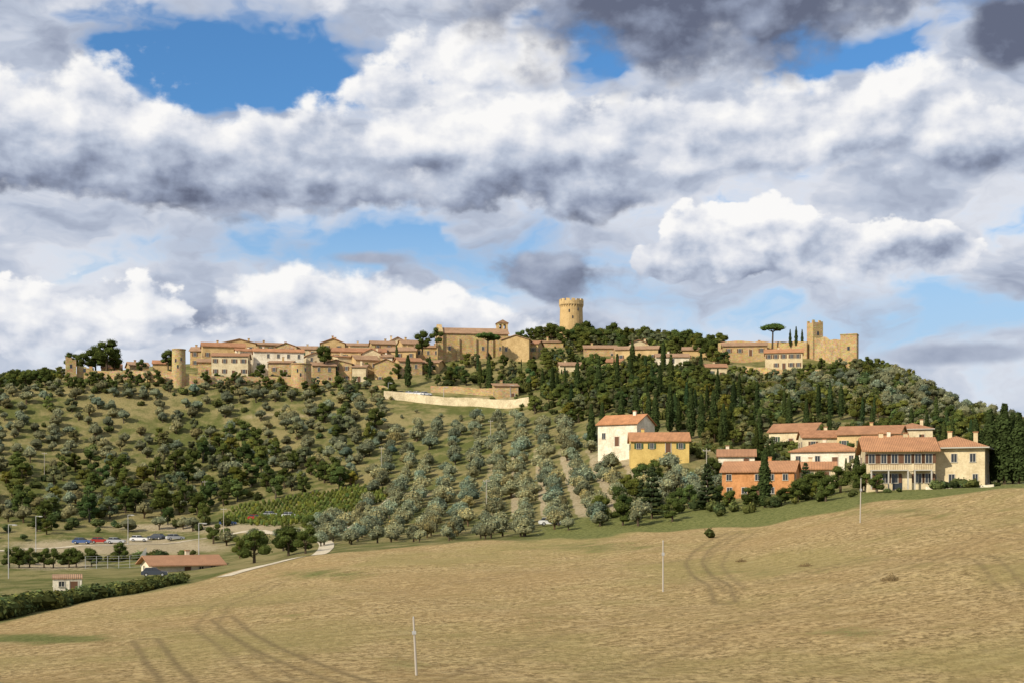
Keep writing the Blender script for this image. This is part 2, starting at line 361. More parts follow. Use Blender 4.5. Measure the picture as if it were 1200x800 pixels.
for x1,x2,ye,yb,r,rf,wl,rm,yw in [(602,634,403,430,520,'gx','stone',0,-14),(634,660,401,418,532,'shed','stone',1,0),(684,722,408,424,512,'gx','stone',1,4),
 (722,772,409,426,503,'gx','ochre',1,-5),(768,806,418,438,488,'gx','white',1,6),(578,606,452,468,470,'shed','stone',1,6),(735,760,403,418,520,'gy','cream',0,4),(800,828,410,426,505,'gx','ochre',1,0),(655,682,428,444,492,'gx','cream',1,6),(706,730,424,438,494,'gx','stone',0,-6)]:
    H('village_house',x1,x2,ye,yb,r,depth=8,roof=rf,rh=1.4,wall=wl,rmat=rm,yaw=yw)
# church
e,w,h,d=H('stone_church',515,594,391,420,522,depth=12,roof='gx',rh=2.6,wall='stone',rmat=1,yaw=6,floors=1,cols_=4,shut=None,chim=0,found=10,front_door=False)
cb=MB(); S=MW['stone']
cb.prism([(-7,-10),(7,-10),(7,h+.6),(0,h+4),(-7,h+.6)],-w/2-1.2,-w/2+.6,S,'x')
for x in (-w*.25,0,w*.25,w*.42): cb.box(x-.5,x+.5,-d/2-.7,-d/2+.1,-8,h*.8,S)
cb.obj('gabled_facade',e)
cb=MB(); cx=w/2-1.5; cb.box(cx-2.1,cx+2.1,-1,3.2,h-1,h+2.6,S)
for dx in (-1.6,-.0,1.6): cb.box(cx+dx-.35,cx+dx+.35,-1,3.2,h+2.6,h+4.3,S)
cb.box(cx-2.1,cx+2.1,-1,3.2,h+4.3,h+4.8,S); cb.prism([(cx-2.4,h+4.81),(cx+2.4,h+4.81),(cx,h+6.1)],-1.3,3.5,MR[1],'y'); cb.cyl(cx-.8,1,h+2.6,h+3.6,.5,.3,8,METAL)
cb.obj('bell_tower',e)
H('stone_church_annex',590,622,398,418,516,depth=9,roof='gy',rh=1.6,wall='ochre',rmat=1,yaw=-8,floors=1,shut=None,chim=0)
def round_tower(name,px,r,yt,yb,wpx,crown=True,wall='ochre',found=8,n=28):
    X0,Y0=pos(px,r); R0=wpx/2/F*Y0; z=(600-yb)/F*Y0; h=(yb-yt)/F*Y0; e=empty(name,(X0,Y0,z),.2); S=MW[wall]; FOOT.append((X0,Y0,R0+1))
    t=MB(); hh=h-2.6 if crown else h-.3
    t.cyl(0,0,-found,hh,R0*1.06,R0*.96,n,S); t.obj('shaft',e)
    c=MB()
    if crown:
        for i in range(n):
            a_=2*math.pi*i/n; ca,sa=math.cos(a_),math.sin(a_)
            c.cyl(ca*(R0*.97),sa*(R0*.97),hh-.9,hh,.1,.38,6,S)
        c.cyl(0,0,hh+.002,hh+1.5,R0*1.05,R0*1.05,n,S)
        for i in range(0,14):
            a0=2*math.pi*i/14; a1=a0+2*math.pi/14*.68
            P=[]
            for rr_,aa in ((R0*1.05,a0),(R0*1.05,a1),(R0*.92,a1),(R0*.92,a0)): P.append((rr_*math.cos(aa),rr_*math.sin(aa)))
            k=len(c.v); c.v+=[(p[0],p[1],hh+1.5) for p in P]+[(p[0],p[1],hh+2.35+random.uniform(-.25,.1)) for p in P]
            for q in ((4,5,6,7),(0,1,5,4),(1,2,6,5),(2,3,7,6),(3,0,4,7)): c.f.append(tuple(k+i_ for i_ in q)); c.m.append(c.mi(S))
    else: c.cyl(0,0,h-.3,h,R0*1.03,R0*1.03,n,S)
    c.obj('parapet',e)
    wb=MB()
    for aa,zz in ((-1.7,h*.35),(-1.2,h*.6),(-2.0,h*.55)):
        x,y=math.cos(aa)*R0*.99,math.sin(aa)*R0*.99; wb.box(x-.22,x+.22,y-.12,y+.1,zz,zz+1.1,GLASS)
    wb.obj('slit_windows',e)
round_tower('medieval_keep_tower',669.5,560,350.5,388,27.5,True,'ochre')
round_tower('round_wall_tower',209.5,491,409,444,16,False,'stone')
round_tower('round_bastion',353,489,426,450,24,False,'stone')
def square_tower(name,x1,x2,yt,yb,r,wall='stone',yaw=0,ruin=False,cren=True,found=6):
    px=(x1+x2)/2; X0,Y0=pos(px,r); w=(x2-x1)/F*Y0; w/= (abs(math.cos(math.radians(yaw)))+abs(math.sin(math.radians(yaw)))*.8); z=(600-yb)/F*Y0; h=(yb-yt)/F*Y0
    e=empty(name,(X0,Y0,z),math.radians(yaw)); FOOT.append((X0,Y0,w*.6)); S=MW[wall]; t=MB()
    d=w*.8; hb=h-(1.2 if (cren or ruin) else .3); t.box(-w/2,w/2,-d/2,d/2,-found,hb,S)
    t.obj('shaft',e); c=MB()
    if cren or ruin:
        n=5
        for i in range(n):
            if i%2==0 or ruin:
                x0=-w/2+i*w/n; hh=1.2 if not ruin else random.uniform(.1,1.5)
                c.box(x0,x0+w/n*.98,-d/2,-d/2+.6,hb,hb+hh,S); c.box(x0,x0+w/n*.98,d/2-.6,d/2,hb,hb+hh*.8,S)
    else: c.box(-w/2-.15,w/2+.15,-d/2-.15,d/2+.15,hb,hb+.3,S)
    c.obj('parapet',e)
    wb=MB(); wb.box(-.4,.4,-d/2-.03,-d/2+.1,h*.5,h*.5+1.3,GLASS); wb.box(w/2-.1,w/2+.03,-.3,.3,h*.6,h*.6+1.1,GLASS); wb.obj('windows',e)
square_tower('gatehouse_ruin',76,90,419,444,505,'stone',20,True)
square_tower('gatehouse_ruin',90,110,428,445,507,'stone',10,True)
square_tower('ruined_castle_tower',946,964,375,412,505,'stone',25,True)
square_tower('square_stone_tower',984,1007,392,430,482,'stone',-22,False,False)
def wall_run(name,pts,thick=1.,mat='stone',rag=.25,down=5):
    S=MW[mat]; t=MB(); seg=[]
    for (p0,r0,y0),(p1,r1,y1) in zip(pts[:-1],pts[1:]):
        n=max(2,int(abs(p1-p0)/5))
        for i in range(n):
            f=i/n; seg.append((p0+(p1-p0)*f,r0+(r1-r0)*f,y0+(y1-y0)*f))
    seg.append(pts[-1]); L=[]
    for px,r,y in seg:
        X0,Y0=pos(px,r); L.append((X0,Y0,(600-y)/F*Y0+random.uniform(-rag,rag)))
    for a_,c_ in zip(L[:-1],L[1:]):
        dx,dy=c_[0]-a_[0],c_[1]-a_[1]; l=math.hypot(dx,dy); nx,ny=-dy/l*thick/2,dx/l*thick/2
        zt0,zt1=a_[2],c_[2]; zb0=zt0-down; zb1=zt1-down
        k=len(t.v)
        for (q,zt,zb) in ((a_,zt0,zb0),(c_,zt1,zb1)):
            t.v+=[(q[0]-nx,q[1]-ny,zb),(q[0]+nx,q[1]+ny,zb),(q[0]+nx,q[1]+ny,zt),(q[0]-nx,q[1]-ny,zt)]
        for q in ((0,4,7,3),(1,2,6,5),(3,7,6,2)): t.f.append(tuple(k+i for i in q)); t.m.append(t.mi(S))
    t.f+=[(0,1,2,3)]; t.m.append(0); k=len(t.v)-4; t.f.append((k,k+1,k+2,k+3)); t.m.append(0)
    t.obj(name)
def height_wall(name,pts,hgt,thick=.8,mat='stone'):
    wall_run(name,[(p,r,600-(float(height(*pos(p,r)))+hgt)/pos(p,r)[1]*F) for p,r in pts],thick,mat,.08,hgt+2)
wall_run('town_wall',[(108,503,434),(160,497,434),(203,492,435)],down=4)
wall_run('town_wall',[(215,491,438),(260,490,440),(300,490,441),(343,489,441)],down=4)
wall_run('town_wall',[(362,489,442),(400,487,447),(455,484,453)],down=3)
height_wall('road_retaining_wall',[(450,472),(475,471),(500,468),(525,466),(550,464),(575,461),(600,458),(625,455)],2.6,mat='cream')
height_wall('road_retaining_wall',[(505,482),(530,480),(560,478),(590,474)],2.2,mat='stone')
wall_run('castle_wall',[(842,515,402),(870,512,399),(900,508,401),(946,503,400)],rag=.3,down=7)
wall_run('castle_wall',[(956,500,395),(972,492,397),(986,484,400)],rag=.6,down=9)
wall_run('castle_wall',[(872,474,429),(900,470,431),(940,466,434),(960,466,433)],rag=.2,down=3)
H('castle_house',897,940,413,433,477,depth=9,roof='gx',rh=1.5,wall='cream',rmat=2,yaw=0,floors=2,cols_=5)
H('castle_annex',847,898,405,417,500,depth=7,roof='gx',rh=1.3,wall='stone',rmat=1,yaw=3)
H('village_house',826,850,430,444,468,depth=7,roof='gx',rh=1.3,wall='cream',rmat=0,yaw=8)
# --- houses of the lower village
H('white_gable_house',708,760,496,522,328,depth=9,roof='gx',rh=2.2,wall='white',rmat=2,yaw=-28,shut=None)
H('yellow_house',738,806,516,530,312,depth=8,roof='gx',rh=1.9,wall='yellow',rmat=2,yaw=4,floors=1)
H('white_cottage',842,884,534,546,296,depth=7,roof='gx',rh=1.4,wall='white',rmat=0,yaw=0,floors=1)
H('orange_terraced_house',850,934,552,583,262,depth=9,roof='gx',rh=1.9,wall='orange',rmat=2,yaw=-8,floors=2,cols_=5,shut=None)
H('cream_village_house',907,962,505,524,340,depth=9,roof='gx',rh=2.0,wall='cream',rmat=0,yaw=-18)
H('cream_village_house',938,985,512,530,322,depth=8,roof='gx',rh=1.6,wall='cream',rmat=0,yaw=8)
H('white_village_house',930,1010,529,548,288,depth=10,roof='hip',rh=1.9,wall='white',rmat=2,yaw=-6)
H('ochre_village_house',986,1058,508,530,318,depth=10,roof='gx',rh=1.9,wall='ochre',rmat=0,yaw=-10)
H('cream_low_house',936,978,549,566,270,depth=7,roof='gx',rh=1.3,wall='cream',rmat=2,yaw=0)
H('village_house_tall',1012,1062,520,545,280,depth=9,roof='gx',rh=1.7,wall='white',rmat=2,yaw=0)
H('village_house_upper',1046,1092,503,520,330,depth=9,roof='hip',rh=1.6,wall='cream',rmat=0,yaw=0)
e,w,h,d=H('apartment_house',1086,1157,525,573,243,depth=12,roof='hip',rh=2.1,wall='cream',rmat=2,yaw=-6,floors=2,cols_=3,shut=None,chim=2,over=.8,front_door=False)
e2,w,h,d=H('apartment_house_wing',1012,1090,527,573,240,depth=12,roof='gx',rh=2.2,wall='cream',rmat=2,yaw=6,floors=2,cols_=6,shut=SHUT,chim=2,over=.8,bigw=1.1)
bb=MB()
zz=h*.47
bb.box(-w*.45,w*.1,-d/2-1.4,-d/2-.005,zz,zz+.18,CONC); bb.box(w*.18,w*.44,-d/2-1.4,-d/2-.005,zz,zz+.18,CONC)
for a0,a1 in ((-w*.45,w*.1),(w*.18,w*.44)):
    bb.box(a0,a1,-d/2-1.4,-d/2-1.34,zz+1.05,zz+1.12,SHUT); x=a0
    while x<a1: bb.box(x,x+.05,-d/2-1.39,-d/2-1.35,zz+.18,zz+1.05,SHUT); x+=.28
for x in (-w*.45,-w*.2,w*.1-.2,w*.18,w*.44-.2): bb.box(x,x+.22,-d/2-1.35,-d/2-1.12,0,zz,CONC)
bb.box(-w*.42,-w*.3,-d/2-.04,-d/2+.1,0,2.4,SHUT); bb.box(-w*.12,w*.02,-d/2-.04,-d/2+.1,0,2.4,GLASS)
bb.obj('balconies',e2)
wall_run('garden_wall',[(1085,236,569.5),(1130,234,569),(1165,232,567)],thick=.3,mat='white',rag=.02,down=1.5)
wall_run('garden_wall',[(840,276,576),(850,262,580)],thick=.3,mat='orange',rag=.02,down=2)
e,w,h,d=H('clubhouse_building',172,252,661,673,250,depth=9,roof='gx',rh=1.3,wall='white',rmat=0,yaw=14,floors=1,cols_=5,shut=None,chim=1,over=.9,found=2)
H('white_shed',63,95,678,691,222,depth=3.5,roof='shed',rh=.35,wall='white',rmat=1,yaw=0,floors=1,cols_=2,shut=None,chim=0,found=1.5,over=.15)
# ---------------------------------------------------------------- vegetation templates
def quads_oriented(P,N,sa,sb,rg):
    N=N/np.linalg.norm(N,axis=1,keepdims=True); U=np.cross(N,rg.normal(size=N.shape)); U/=np.linalg.norm(U,axis=1,keepdims=True); W_=np.cross(N,U)
    U=U*sa[:,None]; W_=W_*sb[:,None]
    return np.stack([P-U,P-W_*.8,P+U,P+W_*.8],1)
def csphere(c,r,k,rg,amp=.18):
    g=np.linspace(-1,1,k+1); out=[]
    ph=rg.uniform(0,6,3)
    def pr(p):
        p=p/np.linalg.norm(p,axis=-1,keepdims=True)
        dsp=1+amp*np.sin(3*p[...,0:1]+ph[0])*np.sin(4*p[...,1:2]+ph[1])+amp*.6*np.sin(6*p[...,2:3]+ph[2])
        return p*dsp*np.array(r)+np.array(c)
    for ax in range(3):
        for sg in (-1,1):
            a_,c_=np.meshgrid(g,g,indexing='ij'); q=np.zeros(a_.shape+(3,)); q[...,ax]=sg; q[...,(ax+1)%3]=a_*sg; q[...,(ax+2)%3]=c_
            q=pr(q); out.append(np.stack([q[:-1,:-1],q[1:,:-1],q[1:,1:],q[:-1,1:]],2).reshape(-1,4,3))
    return np.concatenate(out)
def tube(p0,p1,r0,r1,n=5):
    p0=np.array(p0,float);p1=np.array(p1,float);d=p1-p0;d/=np.linalg.norm(d); u=np.cross(d,[.3,.9,.1]);u/=np.linalg.norm(u);w_=np.cross(d,u)
    a_=np.arange(n+1)*2*math.pi/n; c=np.cos(a_)[:,None]*u+np.sin(a_)[:,None]*w_
    A0=p0+c*r0;A1=p1+c*r1
    return np.stack([A0[:-1],A0[1:],A1[1:],A1[:-1]],1)
class TP:
    def __init__(s): s.q=[];s.c=[]
    def add(s,q,col):
        s.q.append(q); col=np.asarray(col,float)
        if col.ndim==1: col=np.tile(col,(len(q),1))
        s.c.append(col)
    def done(s): s.q=np.concatenate(s.q);s.c=np.concatenate(s.c);return s
def lobe(t,c,r,n,size,col,rg,core=True,k=3,up=.25,cd=.6):
    D=rg.normal(size=(n,3)); D/=np.linalg.norm(D,axis=1,keepdims=True); D[:,2]=np.where(D[:,2]<-.45,-D[:,2],D[:,2])
    rr=(.74+.4*rg.random(n)**1.3)[:,None]; P=np.array(c)+D*np.array(r)*rr
    N=D+rg.normal(size=D.shape)*.5+np.array([0,0,up]); s=size*(.5+rg.random(n))
    v=(.62+.75*rg.random(n))[:,None]; hue=rg.normal(size=(n,1))*.08
    cc=np.array(col)*v*np.concatenate([1+hue,np.ones((n,1)),1-hue],1)
    t.add(quads_oriented(P,N,s,s*.6,rg),cc)
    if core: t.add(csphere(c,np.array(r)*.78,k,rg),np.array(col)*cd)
BR=(.12,.09,.06)
OLV=(.25,.26,.148)
def t_olive(sd,n=160):
    g=np.random.default_rng(sd); t=TP(); col=OLV
    t.add(tube((0,0,-.4),(.1,0,.9),.2,.13),BR); k=g.integers(3,6)
    for i in range(k):
        a_=i*2*math.pi/k+g.uniform(-.4,.4); rd=g.uniform(.55,1.0); c=(math.cos(a_)*rd,math.sin(a_)*rd,g.uniform(1.0,2.1))
        t.add(tube((.1,0,.6),c,.1,.05,4),BR); rr=g.uniform(.8,1.15); lobe(t,c,(rr,rr,rr*.88),n//k,.17,np.array(col)*g.uniform(.85,1.12),g,k=2)
    lobe(t,(0,0,2.3),(.95,.95,.8),n//4,.17,(.265,.275,.155),g,k=2)
    return t.done()
def t_broad(sd,n=420,col=(.092,.116,.03),size=.24):
    g=np.random.default_rng(sd); t=TP(); t.add(tube((0,0,-.8),(0,0,3.),.32,.2,6),BR); k=g.integers(6,9)
    for i in range(k):
        a_=i*2.4+g.uniform(-.4,.4); z=1.8+5.0*i/k+g.uniform(-.3,.4); rd=(1.9-1.0*abs((z-3.2)/4.))*g.uniform(.7,1.2); c=(math.cos(a_)*rd,math.sin(a_)*rd,z)
        t.add(tube((0,0,max(.2,min(2.4,z-1.))),c,.14,.05,4),BR); rr=g.uniform(1.1,1.75)
        lobe(t,c,(rr,rr,rr*.8),n//k,size,np.array(col)*g.uniform(.75,1.3),g,k=3)
    return t.done()
def t_cyp(sd,n=420,col=(.054,.076,.025)):
    g=np.random.default_rng(sd); t=TP(); Hh=12.; t.add(tube((0,0,-.8),(0,0,2.),.2,.16,5),BR)
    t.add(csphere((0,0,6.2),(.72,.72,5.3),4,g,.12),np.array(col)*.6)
    z=.6+(Hh-.6)*g.random(n); f=(z-.6)/(Hh-.6); prof=1.15*np.sqrt(np.clip(np.sin(np.pi*np.clip(f*.86+.1,0,1)),0,1))*np.clip(1.25-f*.8,0,1)*(1+.14*np.sin(z*2.1+g.uniform(0,6)))
    a_=g.uniform(0,2*math.pi,n); rr=prof*(.72+.4*g.random(n)); P=np.stack([np.cos(a_)*rr,np.sin(a_)*rr,z],1); N=np.stack([np.cos(a_),np.sin(a_),np.full(n,.35)],1)+g.normal(size=(n,3))*.4
    v=(.55+.9*g.random(n))[:,None]; t.add(quads_oriented(P,N,g.uniform(.16,.4,n),g.uniform(.14,.3,n),g),np.array(col)*v)
    return t.done()
def t_con(sd,n=700,col=(.055,.075,.032)):
    g=np.random.default_rng(sd); t=TP(); t.add(tube((0,0,-.6),(0,0,8.5),.22,.04,5),BR)
    for i in range(9):
        z=1.4+i*.85; R_=2.3*(1-i/10.5)
        for j in range(5):
            a_=j*1.256+i*.7+g.uniform(-.2,.2); rr=R_*g.uniform(.5,.75); lobe(t,(math.cos(a_)*rr,math.sin(a_)*rr,z+g.uniform(-.2,.2)),(R_*.48,R_*.48,.45),n//45,.2,np.array(col)*g.uniform(.7,1.3),g,k=2)
    return t.done()
def t_upine(sd,col=(.09,.14,.038)):
    g=np.random.default_rng(sd); t=TP(); t.add(tube((0,0,-1),(.3,0,5.4),.3,.2,6),BR)
    for j in range(9):
        a_=j*2.4; rd=2.5*math.sqrt((j+.3)/9)*1.1; c=(.3+math.cos(a_)*rd,math.sin(a_)*rd,7.1-.14*rd*rd+g.uniform(-.3,.4)); t.add(tube((.3,0,5.),c,.13,.05,4),BR)
        lobe(t,c,(1.35,1.35,.9),110,.22,np.array(col)*g.uniform(.8,1.25),g,k=3)
    return t.done()
def t_bush(sd,n=90,col=(.112,.13,.042),size=.2):
    g=np.random.default_rng(sd); t=TP()
    for i in range(3):
        c=(g.uniform(-.6,.6),g.uniform(-.6,.6),g.uniform(.5,1.)); rr=g.uniform(.7,1.05); lobe(t,c,(rr,rr,rr*.85),n//3,size,np.array(col)*g.uniform(.75,1.25),g,k=2)
    return t.done()
def t_dry(sd):
    g=np.random.default_rng(sd); t=TP(); n=420
    a_=g.uniform(0,6.28,n); rd=1.9*g.random(n)**.8; z=np.clip(g.random(n)*1.8*(1-rd/2.1)*g.random(n)**.4,.02,2); P=np.stack([np.cos(a_)*rd,np.sin(a_)*rd*.7,z],1)
    N=g.normal(size=(n,3)); N[:,2]*=.3; v=(.5+.9*g.random(n))[:,None]
    q=quads_oriented(P,N,g.uniform(.03,.08,n),g.uniform(.12,.4,n),g); t.add(q,np.array((.26,.19,.095))*v); return t.done()
TPL={'olive':[t_olive(i) for i in range(8)],'broad':[t_broad(20+i) for i in range(6)],'lbroad':[t_broad(40+i,col=(.155,.172,.042)) for i in range(3)]+[t_broad(50+i,col=(.15,.16,.075)) for i in range(2)],
 'cyp':[t_cyp(60+i) for i in range(6)],'con':[t_con(80+i) for i in range(3)],'upine':[t_upine(90+i) for i in range(2)],
 'bush':[t_bush(100+i) for i in range(8)],'dry':[t_dry(120+i) for i in range(3)],'bolive':[t_olive(140+i,420) for i in range(5)],'bcyp':[t_cyp(160+i,1500) for i in range(5)],'bbroad':[t_broad(180+i,1500,size=.18) for i in range(5)],
 'vine':[t_bush(200+i,70,(.18,.215,.05),.18) for i in range(4)]}
NOM={'olive':3.1,'bolive':3.1,'broad':7.8,'lbroad':7.8,'bbroad':7.8,'cyp':12.,'bcyp':12.,'con':9.,'upine':8.,'bush':1.8,'dry':1.8,'vine':1.8}
def build(name,items):
    VV=[];CC=[]
    groups={}
    for it in items:
        k=it[0]; ti=int(rng.integers(len(TPL[k]))); groups.setdefault((k,ti),[]).append(it)
    for (k,ti),L in groups.items():
        tp=TPL[k][ti]; n=len(tp.q); A_=np.array([l[1:] for l in L],float); m_=len(L)
        s=A_[:,3]/NOM[k]; sw=s*A_[:,4]; an=rng.uniform(0,6.28,m_); c,sn=np.cos(an),np.sin(an)
        P=tp.q.reshape(1,-1,3); x=P[...,0];y=P[...,1];z=P[...,2]
        xx=(x*c[:,None]-y*sn[:,None])*sw[:,None]+A_[:,0:1]; yy=(x*sn[:,None]+y*c[:,None])*sw[:,None]+A_[:,1:2]; zz=z*s[:,None]+A_[:,2:3]
        VV.append(np.stack([xx,yy,zz],-1).reshape(-1,3)); tint=rng.uniform(.66,1.35,(m_,1,1))*(1+rng.normal(size=(m_,1,1))*np.array([.11,.02,-.08]))
        CC.append((tp.c[None]*tint).reshape(-1,3))
    V=np.concatenate(VV);C=np.concatenate(CC); q=np.arange(len(V)).reshape(-1,4)
    me=quads_mesh(name,V,q); a_=me.attributes.new('col','FLOAT_COLOR','FACE'); a_.data.foreach_set('color',np.concatenate([np.clip(C,0,1),np.ones((len(C),1))],1).astype(np.float32).ravel())
    me.materials.append(FOL); o=bpy.data.objects.new(name,me); scn.collection.objects.link(o); return o,len(q)
def pip(px,py,poly):
    c=np.zeros(px.shape,bool); n=len(poly)
    for i in range(n):
        x0,y0=poly[i];x1,y1=poly[(i+1)%n]
        if y0==y1: continue
        k=((y0>py)!=(y1>py))&(px<(x1-x0)*(py-y0)/(y1-y0)+x0); c^=k
    return c
def scatter(poly,sp,mix,rot=0,jit=.35,keep=.9,rmax=575,footpad=1.5,sx=1.,rmin=0,clear=True,sy=1.,nearscale=False):
    gx=np.arange(-420,420,sp*sx);gy=np.arange(-420,420,sp*sy); A_,B_=np.meshgrid(gx,gy); A_=A_.ravel();B_=B_.ravel()
    A_=A_+rng.normal(size=A_.shape)*sp*jit*.6; B_=B_+rng.normal(size=A_.shape)*sp*jit*.6
    c,s=math.cos(rot),math.sin(rot); X=A_*c-B_*s; Y=A_*s+B_*c+400
    k=(Y>120)&(rng.random(X.shape)<keep); X=X[k];Y=Y[k]
    px,r,py=survey(X,Y); k=pip(px,py,poly)&(r<rmax)&(r>rmin); X=X[k];Y=Y[k]
    for fx,fy,fr in FOOT:
        k=np.hypot(X-fx,Y-fy)>fr+footpad; X=X[k];Y=Y[k]
    z=height(X,Y); px,r,py=survey(X,Y); out=[]
    kinds=list(mix); pr=np.array([mix[q][0] for q in kinds]); ch=rng.choice(len(kinds),len(X),p=pr/pr.sum())
    for i in range(len(X)):
        k_=kinds[ch[i]]; lo,hi=mix[k_][1],mix[k_][2]; h_=rng.uniform(lo,hi)
        if nearscale: h_*=min(1,max(.72,.72+(r[i]-240)/300))
        if clear:
            for x1,x2,hr,hz in VIEWB:
                if x1-2<px[i]<x2+2 and 0<hr-r[i]<38: h_=min(h_,max(1.,hz-z[i]+1.6))
            if 450<px[i]<628 and 445<r[i]<472: h_=min(h_,1.4)
        if h_<1.8 and k_ in('cyp','broad','lbroad','bbroad'): k_='bush'
        out.append((k_,X[i],Y[i],z[i],h_,rng.uniform(.85,1.2)))
    return out
ol=scatter([(-200,462),(60,458),(200,460),(330,464),(455,474),(470,500),(430,545),(250,548),(0,545),(-200,552)],5.3,{'olive':(.84,2.8,4.5),'bush':(.1,1.5,3),'lbroad':(.06,4,6)},rot=.25,keep=.9)
ol+=scatter([(465,482),(600,488),(690,505),(720,532),(850,560),(850,578),(740,610),(640,629),(350,642),(380,610),(440,588),(430,545),(465,505)],6.4,{'bolive':(1,3.1,4.6)},rot=0,jit=.2,keep=.93,sx=1.,sy=.8,rmin=236,footpad=4,nearscale=True)
ol+=scatter([(860,470),(1000,440),(1050,440),(1120,475),(1230,505),(1230,530),(1100,515),(1000,485),(900,490)],4.8,{'olive':(.7,2.6,4.4),'bush':(.3,2,3.6)})
build('olive_grove',ol)
wd=scatter([(-200,548),(0,543),(150,550),(260,542),(400,548),(440,562),(420,572),(270,592),(250,602),(100,612),(-200,618)],5.,{'broad':(.3,5,8.),'lbroad':(.23,4,7),'olive':(.3,3,4.8),'bush':(.17,2,4)},keep=.93)
wd+=scatter([(225,520),(300,505),(330,515),(320,545),(230,548)],5.5,{'broad':(.6,5.5,8),'lbroad':(.4,5,7)},keep=.75)
wd+=scatter([(385,485),(440,490),(450,520),(400,530),(370,510)],6,{'broad':(.3,5,7),'lbroad':(.6,5,8)},keep=.7)
wd+=scatter([(-200,446),(60,444),(200,442),(330,446),(460,456),(460,474),(330,467),(60,460),(-200,466)],3.3,{'bush':(.45,1.2,2.8),'olive':(.25,2,3.2),'broad':(.15,3,5),'lbroad':(.15,3,5)},rmax=500)
wd+=scatter([(-200,455),(-200,440),(30,445),(75,440),(70,452),(0,456)],4.5,{'broad':(.5,3,5.5),'lbroad':(.5,3,5)})
wd+=scatter([(220,440),(330,436),(520,428),(520,445),(400,452),(220,448)],7,{'broad':(.5,4,7.5),'lbroad':(.3,4,6.5),'cyp':(.2,7,10)},keep=.4,rmin=497,clear=False,footpad=-1.5)
wd+=scatter([(500,425),(520,415),(600,420),(700,408),(800,430),(840,440),(820,475),(700,482),(690,500),(640,492),(560,462),(500,452)],4.8,{'broad':(.32,4,7),'lbroad':(.35,3.5,6.5),'bush':(.28,2,4),'cyp':(.05,7,10)},rmax=530)
wd+=scatter([(600,414),(620,400),(650,394),(700,392),(760,399),(850,412),(850,430),(700,415),(610,428)],4.8,{'broad':(.4,5,8.),'lbroad':(.45,4,7.5),'bush':(.15,2,4)},rmax=590,footpad=.5)
wd+=scatter([(840,430),(900,445),(1000,428),(1040,432),(1110,468),(1000,472),(900,478),(860,472)],4.4,{'bush':(.4,1.8,3.4),'lbroad':(.28,3,5.),'olive':(.27,2.5,3.5),'broad':(.05,3,5)},rmax=530,footpad=.8)
wd+=scatter([(860,475),(1000,468),(1090,492),(1230,520),(1230,552),(1160,550),(1100,512),(1060,495),(1000,495),(900,500),(900,520),(840,528),(850,490)],4.8,{'lbroad':(.36,3.5,6.5),'broad':(.2,4,7),'bush':(.36,2,4),'cyp':(.08,6,10)},rmax=460)
build('hillside_woodland',wd)
cy=scatter([(640,430),(720,438),(800,450),(860,460),(905,500),(905,520),(850,528),(800,512),(760,492),(700,492),(655,485),(630,455)],5.2,{'cyp':(.24,8,13.),'broad':(.18,4.5,6.5),'lbroad':(.4,4,6.5),'bush':(.18,2,4)},keep=.9,rmin=345)
cy+=scatter([(560,452),(640,440),(660,470),(560,466)],8,{'cyp':(1,8,12)},keep=.4)
build('cypress_wood',cy)
gd=scatter([(1010,500),(1100,505),(1180,545),(1180,562),(1085,548),(1060,560),(985,565),(900,565),(840,545),(800,530),(820,520),(900,520)],4.4,{'lbroad':(.32,3.,5.),'broad':(.2,3.2,5.5),'bush':(.4,1.5,3.2),'cyp':(.1,6,8)},keep=.75,rmin=255,footpad=1.2)
gd+=scatter([(700,604),(740,590),(850,585),(860,592),(1000,580),(1010,584),(860,606),(760,612),(700,615)],4.2,{'bbroad':(.3,3,5.),'bush':(.7,1.3,2.6)},keep=.75,rmin=226,footpad=3)
gd+=scatter([(700,600),(720,575),(850,560),(850,585),(760,604)],6,{'bbroad':(.5,4,6.5),'bolive':(.5,3,4.5)},keep=.5,rmin=235,footpad=4)
for px in (1040,1052,1094,1102,1110,1118,1126,1134,1140,1168):
    x,y=pos(px,233+random.uniform(-1,1)); gd.append(('bush',x,y,float(height(x,y)),random.uniform(.8,1.9),1.2))
build('garden_shrubs_and_trees',gd)
hd=[]
for px in np.arange(-160,214,1.6):
    for k in range(2):
        hm=2.7-1.2*min(1,max(0,px/200)); r=edge(px)+4+k*3+rng.uniform(-1,1); x,y=pos(px+rng.uniform(-2,2),r); hd.append(('bush',x,y,float(height(x,y))-.1,rng.uniform(.5,1.15)*hm,1.2))
for px in np.arange(20,240,3.): 
    r=300+rng.uniform(-4,4); x,y=pos(px,r)
    if rng.random()<.4: hd.append(('bush',x,y,float(height(x,y)),rng.uniform(1.,2.2),1.1))
build('field_hedge',hd)
ve=scatter([(-150,618),(60,618),(230,612),(270,606),(300,625),(320,640),(260,628),(200,622),(60,632),(-150,640)],6.,{'bbroad':(.35,3.5,6),'bush':(.4,1.4,3),'olive':(.25,2.5,4)},keep=.65)
ve+=scatter([(255,625),(380,612),(400,628),(370,640),(330,650),(270,656)],6.5,{'bbroad':(.4,3.,5.5),'bush':(.35,1.4,3),'bolive':(.25,2.5,3.6)},keep=.5,rmin=236)
build('valley_scrub',ve)
vi=[]
xs,ys=np.meshgrid(np.arange(-150,-10,1.1),np.arange(290,450,3.4)); xs=xs.ravel();ys=ys.ravel(); ys=ys+(xs+80)*.45
px,r,py=survey(xs,ys); k=pip(px,py,[(255,612),(275,594),(420,571),(462,574),(450,588),(395,606),(330,618)])
for x,y in zip(xs[k],ys[k]): vi.append(('vine',x,y,float(height(x,y)),rng.uniform(1.2,1.7),.6))
if vi: build('vineyard',vi)
MESHC={}
